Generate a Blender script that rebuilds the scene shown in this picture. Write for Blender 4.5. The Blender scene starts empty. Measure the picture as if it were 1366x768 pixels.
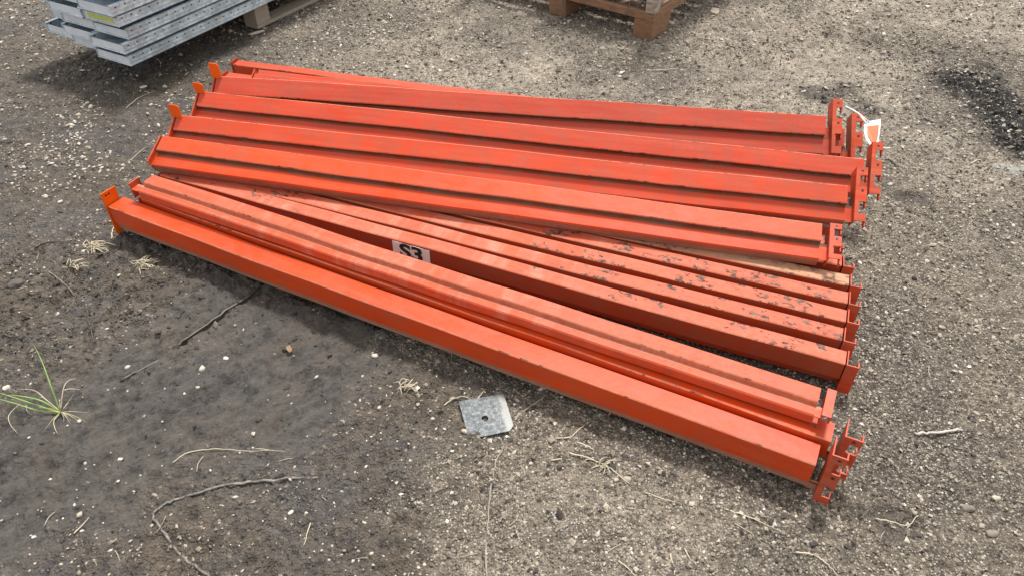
import bpy, bmesh, math, random
import numpy as np
from mathutils import Vector, Matrix, Euler
R = math.radians
random.seed(7); rng = np.random.default_rng(11)
SC = bpy.context.scene
COL = SC.collection

# ------------------------------------------------------------------ camera
CAM_H, PITCH, FPX = 1.6, R(41), 1000.0
cd = bpy.data.cameras.new('camera'); cam = bpy.data.objects.new('camera', cd); COL.objects.link(cam)
cd.sensor_width = 36; cd.lens = 36*FPX/1366; cd.clip_start = .05; cd.clip_end = 1000
cam.location = (0, 0, CAM_H); cam.rotation_euler = (R(90)-PITCH, 0, 0)
SC.camera = cam

# ------------------------------------------------------------------ sky and sun (bright overcast day)
SUN_EL, SUN_AZ = 64, 20          # azimuth clockwise from +Y (sun beyond the pile, a little to the right)
w = bpy.data.worlds.new('World'); SC.world = w; w.use_nodes = True
nt = w.node_tree; nt.nodes.clear()
sky = nt.nodes.new('ShaderNodeTexSky'); sky.sky_type = 'NISHITA'; sky.sun_disc = False
sky.sun_elevation = R(SUN_EL); sky.sun_rotation = R(SUN_AZ); sky.air_density = 1.0; sky.dust_density = 4.0
hsv = nt.nodes.new('ShaderNodeHueSaturation'); hsv.inputs['Saturation'].default_value = .22
mixc = nt.nodes.new('ShaderNodeMix'); mixc.data_type = 'RGBA'; mixc.inputs[0].default_value = .55
mixc.inputs[7].default_value = (10.2, 10.4, 10.6, 1)       # cloud deck
bg = nt.nodes.new('ShaderNodeBackground'); bg.inputs[1].default_value = .085
wo = nt.nodes.new('ShaderNodeOutputWorld')
nt.links.new(sky.outputs[0], hsv.inputs['Color']); nt.links.new(hsv.outputs[0], mixc.inputs[6])
nt.links.new(mixc.outputs[2], bg.inputs[0]); nt.links.new(bg.outputs[0], wo.inputs[0])
sl = bpy.data.lights.new('sun', 'SUN'); sl.energy = 2.8; sl.angle = R(9); sl.color = (1, .975, .94)
so = bpy.data.objects.new('sun', sl); COL.objects.link(so)
az = R(SUN_AZ); el = R(SUN_EL)
sd = Vector((math.sin(az)*math.cos(el), math.cos(az)*math.cos(el), math.sin(el)))
so.rotation_euler = sd.to_track_quat('Z', 'Y').to_euler()
SC.view_settings.view_transform = 'Standard'; SC.view_settings.look = 'None'
SC.view_settings.exposure = 0.66; SC.view_settings.gamma = 1
SC.render.resolution_x = 1024; SC.render.resolution_y = 575

def gp(x, y, z=0.0):
    """world position on the plane at height z, surveyed from the photograph"""
    u = (x-683)/FPX; v = (y-384)/FPX; s, c = math.sin(PITCH), math.cos(PITCH)
    t = (CAM_H-z)/(s+v*c)
    return Vector((u*t, (c-v*s)*t, z))

# ------------------------------------------------------------------ object helpers
def tag(o, label=None, cat=None, group=None, kind=None):
    if label: o['label'] = label
    if cat: o['category'] = cat
    if group: o['group'] = group
    if kind: o['kind'] = kind
    elif cat: o['kind'] = 'thing'
    return o
def empty(name, loc=(0, 0, 0), rot=(0, 0, 0), **k):
    o = bpy.data.objects.new(name, None); o.empty_display_size = .05; COL.objects.link(o)
    o.location = loc; o.rotation_euler = rot
    return tag(o, **k)
def mesh_obj(name, vs, fs, mats, mi=None, parent=None, smooth=False, **k):
    me = bpy.data.meshes.new(name); me.from_pydata([tuple(v) for v in vs], [], fs)
    for m in (mats if isinstance(mats, (list, tuple)) else [mats]): me.materials.append(m)
    if mi: me.polygons.foreach_set('material_index', mi)
    if smooth: me.polygons.foreach_set('use_smooth', [True]*len(fs))
    me.update()
    o = bpy.data.objects.new(name, me); COL.objects.link(o)
    if parent: o.parent = parent
    return tag(o, **k)
class MB:
    def __init__(s): s.v = []; s.f = []; s.m = []
    def add(s, vs, fs, m=0):
        n = len(s.v); s.v += [tuple(v) for v in vs]; s.f += [tuple(i+n for i in f) for f in fs]; s.m += [m]*len(fs)
    def box(s, a, b, m=0, M=None):
        x0, y0, z0 = a; x1, y1, z1 = b
        vs = [Vector(p) for p in ((x0,y0,z0),(x1,y0,z0),(x1,y1,z0),(x0,y1,z0),(x0,y0,z1),(x1,y0,z1),(x1,y1,z1),(x0,y1,z1))]
        if M: vs = [M @ p for p in vs]
        s.add(vs, [(0,3,2,1),(4,5,6,7),(0,1,5,4),(1,2,6,5),(2,3,7,6),(3,0,4,7)], m)
    def bbox(s, a, b, c=.003, m=0, M=None):
        """box with chamfered long edges along its longest axis"""
        d = [b[i]-a[i] for i in range(3)]; ax = d.index(max(d)); o = [i for i in range(3) if i != ax]
        p0, q0, p1, q1 = a[o[0]], a[o[1]], b[o[0]], b[o[1]]
        ring = [(p0+c,q0),(p1-c,q0),(p1,q0+c),(p1,q1-c),(p1-c,q1),(p0+c,q1),(p0,q1-c),(p0,q0+c)]
        vs = []
        for e in (a[ax], b[ax]):
            for p, q in ring:
                t = [0, 0, 0]; t[ax] = e; t[o[0]] = p; t[o[1]] = q; vs.append(Vector(t))
        if M: vs = [M @ p for p in vs]
        s.add(vs, [tuple(range(8))[::-1], tuple(range(8, 16))]+[(i, (i+1) % 8, 8+(i+1) % 8, 8+i) for i in range(8)], m)
    def tube(s, pts, r, n=6, m=0, flat=1.0):
        pts = [Vector(p) for p in pts]; base = len(s.v); k = len(pts)
        for i, p in enumerate(pts):
            t = (pts[min(i+1, k-1)]-pts[max(i-1, 0)]).normalized()
            a = t.cross(Vector((0, 0, 1)))
            if a.length < 1e-3: a = Vector((1, 0, 0))
            a.normalize(); b = a.cross(t); rr = r[i] if isinstance(r, (list, tuple)) else r
            for j in range(n):
                q = 2*math.pi*j/n
                s.v.append(tuple(p+a*math.cos(q)*rr+b*math.sin(q)*rr*flat))
        for i in range(k-1):
            for j in range(n):
                s.f.append((base+i*n+j, base+i*n+(j+1) % n, base+(i+1)*n+(j+1) % n, base+(i+1)*n+j)); s.m.append(m)
        s.f.append(tuple(base+j for j in range(n))[::-1]); s.f.append(tuple(base+(k-1)*n+j for j in range(n))); s.m += [m, m]
    def prism(s, outline, y0, y1, axes=(0, 2, 1), m=0, M=None):
        """outline in two axes, extruded along the third (convex pieces only)"""
        n = len(outline); vs = []
        for e in (y0, y1):
            for p, q in outline:
                t = [0, 0, 0]; t[axes[0]] = p; t[axes[1]] = q; t[axes[2]] = e; vs.append(Vector(t))
        if M: vs = [M @ p for p in vs]
        s.add(vs, [tuple(range(n)), tuple(range(n, 2*n))[::-1]]+[(i, n+i, n+(i+1) % n, (i+1) % n) for i in range(n)], m)
    def build(s, name, mats, parent=None, smooth=False, **k):
        return mesh_obj(name, s.v, s.f, mats, s.m, parent, smooth, **k)

# ------------------------------------------------------------------ numpy noise
def vnoise(x, y, seed=0):
    xi = np.floor(x).astype(np.int64); yi = np.floor(y).astype(np.int64); fx = x-xi; fy = y-yi
    fx = fx*fx*fx*(fx*(fx*6-15)+10); fy = fy*fy*fy*(fy*(fy*6-15)+10)
    def h(a, b):
        n = (a*374761393+b*668265263+seed*1442695041) & 0xffffffff
        n = ((n ^ (n >> 13))*1274126177) & 0xffffffff
        return ((n ^ (n >> 16)) & 0xffff)/65535.0
    return (h(xi, yi)*(1-fx)+h(xi+1, yi)*fx)*(1-fy)+(h(xi, yi+1)*(1-fx)+h(xi+1, yi+1)*fx)*fy
def fbm(x, y, f, o=4, seed=0, rough=.5):
    s = 0; a = 1; t = 0
    for i in range(o):
        c, d = math.cos(i*1.1+seed), math.sin(i*1.1+seed)
        s = s+a*vnoise((x*c-y*d)*f+i*17.3+seed, (x*d+y*c)*f-i*9.1, seed+i); t += a; a *= rough; f *= 2.03
    return s/t
def ss(a, b, x):
    t = np.clip((x-a)/(b-a), 0, 1); return t*t*(3-2*t)
def seg_dist(x, y, p, q):
    dx, dy = q[0]-p[0], q[1]-p[1]; t = np.clip(((x-p[0])*dx+(y-p[1])*dy)/(dx*dx+dy*dy), 0, 1)
    return np.hypot(x-p[0]-t*dx, y-p[1]-t*dy)

# ------------------------------------------------------------------ materials
def newmat(name):
    m = bpy.data.materials.new(name); m.use_nodes = True; t = m.node_tree; t.nodes.clear()
    out = t.nodes.new('ShaderNodeOutputMaterial'); b = t.nodes.new('ShaderNodeBsdfPrincipled')
    t.links.new(b.outputs[0], out.inputs[0]); return m, t, b
def N(t, typ, **k):
    n = t.nodes.new(typ)
    for a, v in k.items(): setattr(n, a, v)
    return n
def noise(t, vec, scale, detail=5, rough=.55, dist=0):
    n = N(t, 'ShaderNodeTexNoise'); n.inputs['Scale'].default_value = scale; n.inputs['Detail'].default_value = detail
    n.inputs['Roughness'].default_value = rough; n.inputs['Distortion'].default_value = dist
    t.links.new(vec, n.inputs['Vector']); return n.outputs['Fac']
def ramp(t, fac, stops):
    n = N(t, 'ShaderNodeValToRGB'); e = n.color_ramp.elements
    while len(e) < len(stops): e.new(.5)
    for i, (p, c) in enumerate(stops):
        e[i].position = p; e[i].color = (c, c, c, 1) if isinstance(c, (int, float)) else (*c, 1)
    t.links.new(fac, n.inputs[0]); return n.outputs[0]
def mix(t, f, a, b, mode='MIX'):
    n = N(t, 'ShaderNodeMix', data_type='RGBA', blend_type=mode)
    for s, v in ((0, f), (6, a), (7, b)):
        if isinstance(v, (int, float)): n.inputs[s].default_value = v
        elif isinstance(v, tuple): n.inputs[s].default_value = (*v, 1)
        else: t.links.new(v, n.inputs[s])
    return n.outputs[2]
def mth(t, op, a, b=0, clamp=False):
    n = N(t, 'ShaderNodeMath', operation=op, use_clamp=clamp)
    for i, v in enumerate((a, b)):
        if isinstance(v, (int, float)): n.inputs[i].default_value = v
        else: t.links.new(v, n.inputs[i])
    return n.outputs[0]
def coords(t, scale=(1, 1, 1), rand=True):
    tc = N(t, 'ShaderNodeTexCoord'); mp = N(t, 'ShaderNodeMapping'); mp.inputs['Scale'].default_value = scale
    t.links.new(tc.outputs['Object'], mp.inputs['Vector'])
    if rand:
        oi = N(t, 'ShaderNodeObjectInfo'); a = mth(t, 'MULTIPLY', oi.outputs['Random'], 37.0)
        cx = N(t, 'ShaderNodeCombineXYZ')
        for i in range(3): t.links.new(a, cx.inputs[i])
        t.links.new(cx.outputs[0], mp.inputs['Location'])
    return mp.outputs[0]
def bump(t, b, h, strength=.3, dist=.002):
    n = N(t, 'ShaderNodeBump'); n.inputs['Strength'].default_value = strength; n.inputs['Distance'].default_value = dist
    t.links.new(h, n.inputs['Height']); t.links.new(n.outputs[0], b.inputs['Normal'])

def paint(name, base, chalk=.2, dirt=.2, chips=0.0, patches=0.0, rough=.42, chalkcol=(.70, .25, .17)):
    """weathered orange enamel: chalked bloom, scuffs along the length, mud dust, chips to steel"""
    base = (base[0]*.92, base[1]*.84, base[2]*.6); chalkcol = (chalkcol[0]*.92, chalkcol[1]*.84, chalkcol[2]*.76)
    m, t, b = newmat(name)
    v = coords(t); vl = coords(t, (1.5, 22, 22)); vs = coords(t, (6, 9, 9))
    c = mix(t, ramp(t, noise(t, v, 3, 4), [(.35, 0), (.7, 1)]), base, tuple(k*.84 for k in base))
    ch = ramp(t, noise(t, vl, 2.2, 6, .65), [(.62-.5*chalk, 0), (.95-.35*chalk, 1)])
    ch2 = ramp(t, noise(t, v, 60, 4, .7), [(.3, .35), (.7, 1)])
    c = mix(t, mth(t, 'MULTIPLY', mth(t, 'MULTIPLY', ch, ch2), min(1, .35+chalk)), c, chalkcol)
    if patches:
        sx = N(t, 'ShaderNodeSeparateXYZ'); t.links.new(coords(t, rand=False), sx.inputs[0])
        # old contact marks: short rectangles across the beam where paint stayed fresh or got pale
        vo = N(t, 'ShaderNodeTexVoronoi', voronoi_dimensions='1D', feature='F1'); vo.inputs['Scale'].default_value = 11
        oi = N(t, 'ShaderNodeObjectInfo')
        wob = mth(t, 'MULTIPLY', mth(t, 'SUBTRACT', noise(t, v, 22, 5, .7), .5), .05)
        t.links.new(mth(t, 'ADD', mth(t, 'ADD', sx.outputs[0], wob), mth(t, 'MULTIPLY', oi.outputs['Random'], .3)), vo.inputs['W'])
        sp = N(t, 'ShaderNodeSeparateColor'); t.links.new(vo.outputs['Color'], sp.inputs[0])
        mid = ramp(t, mth(t, 'MULTIPLY', sx.outputs[0], 1/2.4), [(.08, 0), (.2, 1), (.62, 1), (.72, 0)])
        fresh = mth(t, 'MULTIPLY', ramp(t, sp.outputs[0], [(.66, 0), (.80, 1)]), mid)
        pale = mth(t, 'MULTIPLY', ramp(t, noise(t, coords(t, (7, 1.2, 1.2)), 1.0, 5, .7), [(.50, 0), (.64, 1)]), mid)
        grit = ramp(t, noise(t, coords(t, (1, 5, 5)), 26, 7, .75), [(.36, 0), (.62, 1)])
        c = mix(t, mth(t, 'MULTIPLY', mth(t, 'MULTIPLY', fresh, grit), patches), c, base)
        c = mix(t, mth(t, 'MULTIPLY', mth(t, 'MULTIPLY', pale, grit), patches*.6), c, (.62, .40, .29))
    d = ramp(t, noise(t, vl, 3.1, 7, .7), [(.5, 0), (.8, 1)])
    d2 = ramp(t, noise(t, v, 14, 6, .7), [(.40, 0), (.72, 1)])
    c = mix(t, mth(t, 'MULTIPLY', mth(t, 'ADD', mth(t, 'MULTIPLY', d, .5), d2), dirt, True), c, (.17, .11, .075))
    # long fine scratches and short rub marks
    scr = ramp(t, noise(t, coords(t, (2.5, 160, 160)), 2.4, 5, .75), [(.60, 0), (.68, 1)])
    scz = ramp(t, noise(t, v, 5, 3), [(.45, 0), (.65, 1)])
    c = mix(t, mth(t, 'MULTIPLY', mth(t, 'MULTIPLY', scr, scz), .55), c, chalkcol)
    spk = ramp(t, noise(t, v, 130, 3, .6), [(.66, 0), (.72, 1)])
    c = mix(t, mth(t, 'MULTIPLY', spk, .45*min(1, dirt*3)), c, (.16, .12, .09))
    hgt = mth(t, 'ADD', mth(t, 'MULTIPLY', noise(t, v, 90, 3), .4), mth(t, 'MULTIPLY', noise(t, v, 9, 3), 3.0))
    rr = mth(t, 'ADD', mth(t, 'MULTIPLY', ch, .2), rough)
    if chips:
        sx = N(t, 'ShaderNodeSeparateXYZ'); t.links.new(coords(t, rand=False), sx.inputs[0])
        zone = ramp(t, mth(t, 'MULTIPLY', sx.outputs[0], 1/2.4), [(0, .65), (.2, .45), (.3, .1), (.5, .12), (.72, .75), (.93, 1)])
        cl = ramp(t, noise(t, v, 6, 4, .7), [(.48, 0), (.57, 1)])
        sm = noise(t, vs, 5, 7, .74)
        ck = mth(t, 'MULTIPLY', ramp(t, sm, [(.525, 0), (.54, 1)]), mth(t, 'MULTIPLY', cl, zone))
        ck = ramp(t, ck, [(.22, 0), (.34, chips)])
        inner = mix(t, ramp(t, noise(t, v, 55, 4), [(.42, 0), (.58, 1)]), (.040, .028, .020), (.16, .105, .075))
        c = mix(t, ck, c, inner); hgt = mth(t, 'SUBTRACT', hgt, mth(t, 'MULTIPLY', ck, 1.5))
    t.links.new(c, b.inputs['Base Color']); t.links.new(rr, b.inputs['Roughness']); b.inputs['Specular IOR Level'].default_value = .32
    bump(t, b, hgt, .35, .0015)
    return m
ORANGE = (.70, .062, .004); RED = (.64, .062, .016)
P_FRESH = paint('paint_orange', ORANGE, .3, .26, rough=.40, chalkcol=(.74, .14, .04))
P_FRESHTOP = paint('paint_orange_top', ORANGE, .35, .34, rough=.40, chalkcol=(.74, .15, .05))
P_RED = paint('paint_red_orange', RED, .40, .38, rough=.42, chalkcol=(.68, .12, .05))
P_RED3 = paint('paint_red', (.62, .058, .020), .5, .34, rough=.42, chalkcol=(.66, .115, .055))
P_RED4 = paint('paint_deep_red', (.54, .052, .024), .55, .3, rough=.42, chalkcol=(.60, .11, .06))
P_UORANGE = paint('paint_upper_orange', (.72, .072, .005), .3, .38, rough=.40, chalkcol=(.72, .14, .05))
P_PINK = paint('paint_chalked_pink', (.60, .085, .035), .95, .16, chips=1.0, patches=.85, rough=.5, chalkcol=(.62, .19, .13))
P_BEIGE = paint('paint_chalked_beige', (.60, .26, .17), .9, .35, chips=.6, rough=.6, chalkcol=(.60, .42, .30))
P_SIDE = paint('paint_shaded_side', (.42, .055, .014), .15, .45, rough=.5, chalkcol=(.5, .14, .07))  # darker orange: shade on the beam sides is put into the colour
P_STREAK = paint('paint_streaked', (.66, .070, .010), .62, .35, chips=.2, patches=.85, rough=.45, chalkcol=(.64, .17, .10))
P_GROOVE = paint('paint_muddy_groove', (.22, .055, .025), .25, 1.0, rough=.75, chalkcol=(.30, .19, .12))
P_DUST = paint('paint_dusty_underside', (.42, .12, .075), .7, .6, rough=.75, chalkcol=(.42, .29, .23))
P_CONN = paint('paint_connector', (.62, .062, .014), .4, .5, rough=.42, chalkcol=(.74, .22, .13))
P_TAB = paint('paint_bright_tab', (.90, .15, .008), .05, .04, rough=.34, chalkcol=(.85, .2, .05))

def simple(name, col, rough=.5, metal=0, var=.25, scale=20, bmp=.2, col2=None, stretch=(1, 1, 1)):
    m, t, b = newmat(name); v = coords(t, stretch)
    c = mix(t, ramp(t, noise(t, v, scale, 6, .65), [(.3, 0), (.7, 1)]), col, col2 or tuple(k*(1-var) for k in col))
    t.links.new(c, b.inputs['Base Color']); b.inputs['Roughness'].default_value = rough; b.inputs['Metallic'].default_value = metal
    if bmp: bump(t, b, noise(t, v, scale*3, 4), bmp, .002)
    return m
M_STRAW = simple('dry_straw', (.62, .55, .40), .6, col2=(.38, .32, .22))
M_STEM = simple('grey_stem', (.34, .29, .23), .7, col2=(.16, .13, .10), scale=60)
M_ROOT = simple('black_root', (.018, .016, .015), .5, col2=(.30, .27, .23), scale=70)
M_DARKTWIG = simple('wet_dark_twig', (.03, .025, .02), .45, col2=(.10, .085, .07), scale=50)
M_GRASS = simple('green_blade', (.16, .33, .07), .45, col2=(.30, .42, .10), scale=30, bmp=0)
M_GRASSBASE = simple('yellow_blade', (.50, .50, .14), .5, col2=(.42, .38, .16), scale=30, bmp=0)
M_WHITE = simple('white_plastic', (.82, .82, .80), .4, var=.1)
M_BLACK = simple('black_ink', (.02, .02, .02), .4, var=.2, bmp=0)
M_TAGOR = simple('orange_print', (.85, .13, .03), .4, var=.15, bmp=0)
M_YEL = simple('yellow_label', (.62, .66, .18), .6, var=.3, scale=60)
M_PAPER = simple('tan_label', (.50, .33, .20), .7, var=.3, scale=60)
M_PWOOD = simple('grey_pallet_wood', (.42, .36, .28), .8, col2=(.25, .21, .165), scale=14, stretch=(1, 14, 14))
M_CHIP = simple('wood_chip', (.30, .19, .11), .8, col2=(.18, .11, .07), scale=40)

def galv(name, holes=True, dark=1.0):
    m, t, b = newmat(name); v = coords(t)
    vo = N(t, 'ShaderNodeTexVoronoi'); vo.inputs['Scale'].default_value = 70; t.links.new(v, vo.inputs['Vector'])
    sp = N(t, 'ShaderNodeSeparateColor'); t.links.new(vo.outputs['Color'], sp.inputs[0])
    c = mix(t, sp.outputs[0], (.50, .61, .67), (.80, .89, .93))
    c = mix(t, ramp(t, noise(t, v, 5, 6, .7), [(.48, 0), (.62, .75)]), c, (.36, .42, .45))
    if holes:       # punched rows
        sx = N(t, 'ShaderNodeSeparateXYZ'); t.links.new(coords(t, rand=False), sx.inputs[0])
        fx = mth(t, 'SUBTRACT', mth(t, 'FRACT', mth(t, 'DIVIDE', sx.outputs[0], .05)), .5)
        fz = mth(t, 'DIVIDE', mth(t, 'SUBTRACT', sx.outputs[2], .033), .05)
        r = mth(t, 'SQRT', mth(t, 'ADD', mth(t, 'MULTIPLY', fx, fx), mth(t, 'MULTIPLY', fz, fz)))
        c = mix(t, ramp(t, r, [(.085, 1), (.11, 0)]), c, (.04, .045, .05))
    t.links.new(c, b.inputs['Base Color']); b.inputs['Metallic'].default_value = .4; b.inputs['Roughness'].default_value = .3
    return m
M_GALV = galv('galvanised_punched'); M_GALVP = galv('galvanised_plain', False)
M_GALVW = simple('galvanised_whitish_end', (.76, .79, .83), .5, .1, var=.2, scale=25)

def crate_wood():
    m, t, b = newmat('orange_stained_wood'); v = coords(t, (3, 3, 22)); v2 = coords(t)
    c = mix(t, ramp(t, noise(t, v, 6, 7, .7), [(.3, 0), (.7, 1)]), (.36, .185, .090), (.15, .085, .050))
    c = mix(t, ramp(t, noise(t, v2, 12, 6, .7), [(.50, 0), (.62, .85)]), c, (.13, .085, .06))
    t.links.new(c, b.inputs['Base Color']); b.inputs['Roughness'].default_value = .75; bump(t, b, noise(t, v, 20, 5), .5, .003)
    return m
M_CRATE = crate_wood()
M_PEEL = simple('peeling_white_board', (.52, .47, .40), .8, col2=(.20, .13, .08), scale=22, stretch=(1, 1, 3))

def slate_plate():
    m, t, b = newmat('mottled_galvanised_plate'); v = coords(t)
    n1 = noise(t, v, 85, 8, .78, .3); n2 = noise(t, v, 12, 4, .6)
    c = mix(t, ramp(t, n1, [(.42, 0), (.52, .3), (.62, 1)]), (.038, .044, .050), (.19, .205, .20))
    sx = N(t, 'ShaderNodeSeparateXYZ'); t.links.new(coords(t, rand=False), sx.inputs[0])
    band = ramp(t, mth(t, 'ADD', mth(t, 'MULTIPLY', sx.outputs[0], 8), mth(t, 'MULTIPLY', n1, .12)), [(.36, 0), (.44, .85)])
    c = mix(t, band, c, mix(t, n2, (.26, .265, .24), (.17, .175, .16)))
    t.links.new(c, b.inputs['Base Color']); b.inputs['Metallic'].default_value = .3; b.inputs['Roughness'].default_value = .42
    bump(t, b, n1, .3, .001); return m
M_PLATE = slate_plate()

# ------------------------------------------------------------------ ground
FOOT = [gp(1212, 262), gp(290, 530), gp(1195, 700)]
def regions(x, y):
    n = fbm(x, y, 1.3, 4, 3)-.5; n2 = fbm(x, y, 5, 4, 9)-.5
    n3_ = fbm(x, y, 17, 3, 19)-.5
    e = (-.20-x-.42*(y-1.2))-.25*ss(.5, .1, np.hypot(x-.02, y-.95))+n*.85+n2*.55+n3_*.35
    mud = ss(-.20, .20, e)
    for p_, a_, b_ in ((FOOT[0], .085, .055), (FOOT[2], .06, .06)):
        mud = np.maximum(mud, .85*ss(1.25, .8, np.hypot((x-p_.x)/a_, (y-p_.y)/b_)+n2*.5))
    mud = mud*(1-.35*ss(3.2, 4.4, y))
    # drier gravel shoulder left of the pile
    sand = ss(-.25, .45, (y-2.75)+.28*(x+.2)+n*1.2+n2*.3)*ss(-1.5, -.3, x-.0+n)
    sand = np.maximum(sand, .55*ss(.35, 0, np.abs(np.hypot((x-.12)/1.2, y-.92)-.0)-.1+n*.5))
    # smooth wet sheet of mud across the lower left, streaked along its slide
    a = R(38); u = x*math.cos(a)+y*math.sin(a); vv = -x*math.sin(a)+y*math.cos(a)
    st = vnoise(u*1.6, vv*9, 21)*.5+vnoise(u*5, vv*30, 22)*.3+vnoise(u*12, vv*90, 23)*.2
    c1 = gp(330, 480); d = np.hypot((u-(c1.x*math.cos(a)+c1.y*math.sin(a)))/1.1, (vv-(-c1.x*math.sin(a)+c1.y*math.cos(a)))/.42)
    smooth = mud*ss(1.15, .5, d+n*.8+n2*.6)
    # black damp clods at the right edge
    coal = ss(.26, .08, seg_dist(x, y, gp(1290, 105), gp(1400, 205))+n*.30+n2*.25)
    coal = np.maximum(coal, .7*ss(.12, .02, seg_dist(x, y, gp(1130, 118), gp(1165, 150))+n2*.2))
    coal = np.maximum(coal, .6*ss(.10, .02, seg_dist(x, y, gp(1085, 128), gp(1125, 128))+n2*.15))
    return mud, sand, smooth, st, coal, n, n2
def height(x, y):
    mud, sand, smooth, st, coal, n, n2 = regions(x, y)
    z = (fbm(x, y, 2.2, 3, 31)-.5)*.030+(fbm(x, y, 9, 5, 33)-.5)*.026*(1-.55*smooth)
    rough = np.clip(mud-smooth, 0, 1)
    lump = fbm(x, y, 22, 4, 41, .6)
    clod = ss(.42, .70, lump)*.018
    lz = ss(.75, .2, np.hypot((x-gp(90, 400).x)/1.0, (y-gp(90, 400).y)/.62))
    z = z+clod*(.35*rough+.9*lz)*(1-.6*sand)
    z = z+(st-.5)*.012*smooth+(fbm(x, y, 11, 4, 91)-.5)*.016*smooth
    z = z+coal*(ss(.35, .75, fbm(x, y, 30, 3, 55))*.028)
    z = z+(fbm(x, y, 60, 3, 61, .6)-.5)*.015*(1-.7*smooth)
    z = z+(fbm(x, y, 150, 2, 63)-.5)*.008*(1-.8*smooth)
    # corrugated tyre marks beyond the pile on the right
    tr = ss(.35, .1, seg_dist(x, y, gp(1130, 40), gp(1400, 95))+n*.2)
    z = z+tr*(np.sin((x*math.cos(R(20))+y*math.sin(R(20))*1.5+n2*.08)*2*math.pi/.085))*.011
    tr2 = ss(.22, .05, seg_dist(x, y, gp(900, 80), gp(1250, 20))+n*.2)
    z = z+tr2*np.sin((x*.5+y*.9+n2*.1)*2*math.pi/.12)*.008
    wr = fbm(x+.02*vnoise(x*20, y*20, 5), y, 16, 5, 95, .62)
    z = z-smooth*(ss(.40, .30, wr))*.010-np.clip(mud, 0, 1)*np.exp(-((wr-.5)/.012)**2)*.0035
    z = z+smooth*(fbm(x, y, 80, 3, 97, .65)-.5)*.006
    for cx_, cy_, rr_ in ((30, 610, .07), (205, 590, .05), (520, 690, .06), (120, 640, .05), (430, 500, .06), (60, 690, .08), (350, 730, .07), (230, 560, .03), (330, 560, .03)):
        q_ = gp(cx_, cy_); z = z-.010*np.exp(-((np.hypot((x-q_.x)/1.5, y-q_.y)+n2*.06)/rr_)**2)*ss(.35, .6, fbm(x, y, 30, 3, cx_))
    # footprints
    for k, (p, ax_, by, an) in enumerate(((FOOT[0], .075, .05, 10), (FOOT[1], .085, .085, 30), (FOOT[2], .05, .06, 60))):
        ca, sa = math.cos(R(an)), math.sin(R(an)); dx, dy = x-p.x, y-p.y
        d = np.hypot((dx*ca+dy*sa)/ax_, (-dx*sa+dy*ca)/by)+n2*.5
        z = z-ss(1.1, .75, d)*.012+np.exp(-((d-1.25)/.18)**2)*.004
        if k == 0: z = z+ss(1, .8, d)*np.sin(dx*2*math.pi/.014)*.0015
    # drag marks / cracks in the mud
    for p, q, wd, dp in ((gp(165, 503), gp(345, 382), .010, .014), (gp(500, 672), gp(545, 590), .010, .012), (gp(118, 430), gp(130, 478), .007, .010),
                         (gp(1255, 108), gp(1300, 150), .02, .01), (gp(640, 640), gp(655, 690), .018, .015), (gp(60, 335), gp(20, 350), .02, .012)):
        z = z-np.exp(-((seg_dist(x, y, p, q)+n2*.012)/wd)**2)*dp
    # never poke up into what stands on it
    cap = .012+.035*ss(1.0, 1.25, np.hypot((x+.15)/1.75, (y-2.05-.27*(-x))/1.05))
    return np.minimum(z, cap)-.006
def hz(x, y): return float(height(np.array([float(x)]), np.array([float(y)]))[0])
def gz(px, py, up=0.0):
    p = gp(px, py); p.z = hz(p.x, p.y)+up; return p

def build_ground():
    NX, NY = 880, 640
    core = np.linspace(-1, 1, NX)
    s = np.concatenate(([-160, -40, -12, -5, -2.6, -1.6, -1.2], core, [1.2, 1.6, 2.6, 5, 12, 40, 160]))
    t = np.linspace(0, 1, NY); yc = .42+5.3*(.42*t+.58*t*t)
    y = np.concatenate(([-300, -60, -15, -5, -1.5, -.4, .1, .28], yc, [5.9, 6.4, 7.5, 10, 16, 40, 120, 400]))
    Y, S = np.meshgrid(y, s, indexing='ij'); X = S*(1.15+.60*np.clip(Y, 0, 6))
    inside = (np.abs(S) < 8) & (Y > -4) & (Y < 12)
    Z = np.where(inside, height(X.ravel(), Y.ravel()).reshape(X.shape), -.006)
    ny, nx = X.shape; co = np.stack([X, Y, Z], -1).reshape(-1, 3).astype(np.float32)
    idx = np.arange(ny*nx).reshape(ny, nx)
    q = np.stack([idx[:-1, :-1], idx[:-1, 1:], idx[1:, 1:], idx[1:, :-1]], -1).reshape(-1, 4)
    me = bpy.data.meshes.new('ground'); me.vertices.add(len(co)); me.vertices.foreach_set('co', co.ravel())
    me.loops.add(q.size); me.loops.foreach_set('vertex_index', q.ravel().astype(np.int32))
    me.polygons.add(len(q)); me.polygons.foreach_set('loop_start', np.arange(0, q.size, 4, dtype=np.int32))
    me.polygons.foreach_set('loop_total', np.full(len(q), 4, np.int32))
    me.polygons.foreach_set('use_smooth', np.ones(len(q), bool)); me.update(calc_edges=True)
    mud, sand, smooth, st, coal, n, n2 = regions(X.ravel(), Y.ravel())
    for nm, arr in (('mud', mud), ('sand', sand), ('slick', smooth), ('coal', coal)):
        at = me.attributes.new(nm, 'FLOAT', 'POINT'); at.data.foreach_set('value', np.asarray(arr, np.float32))
    me.materials.append(ground_mat())
    o = bpy.data.objects.new('ground', me); COL.objects.link(o); o['kind'] = 'structure'
    return o
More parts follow.
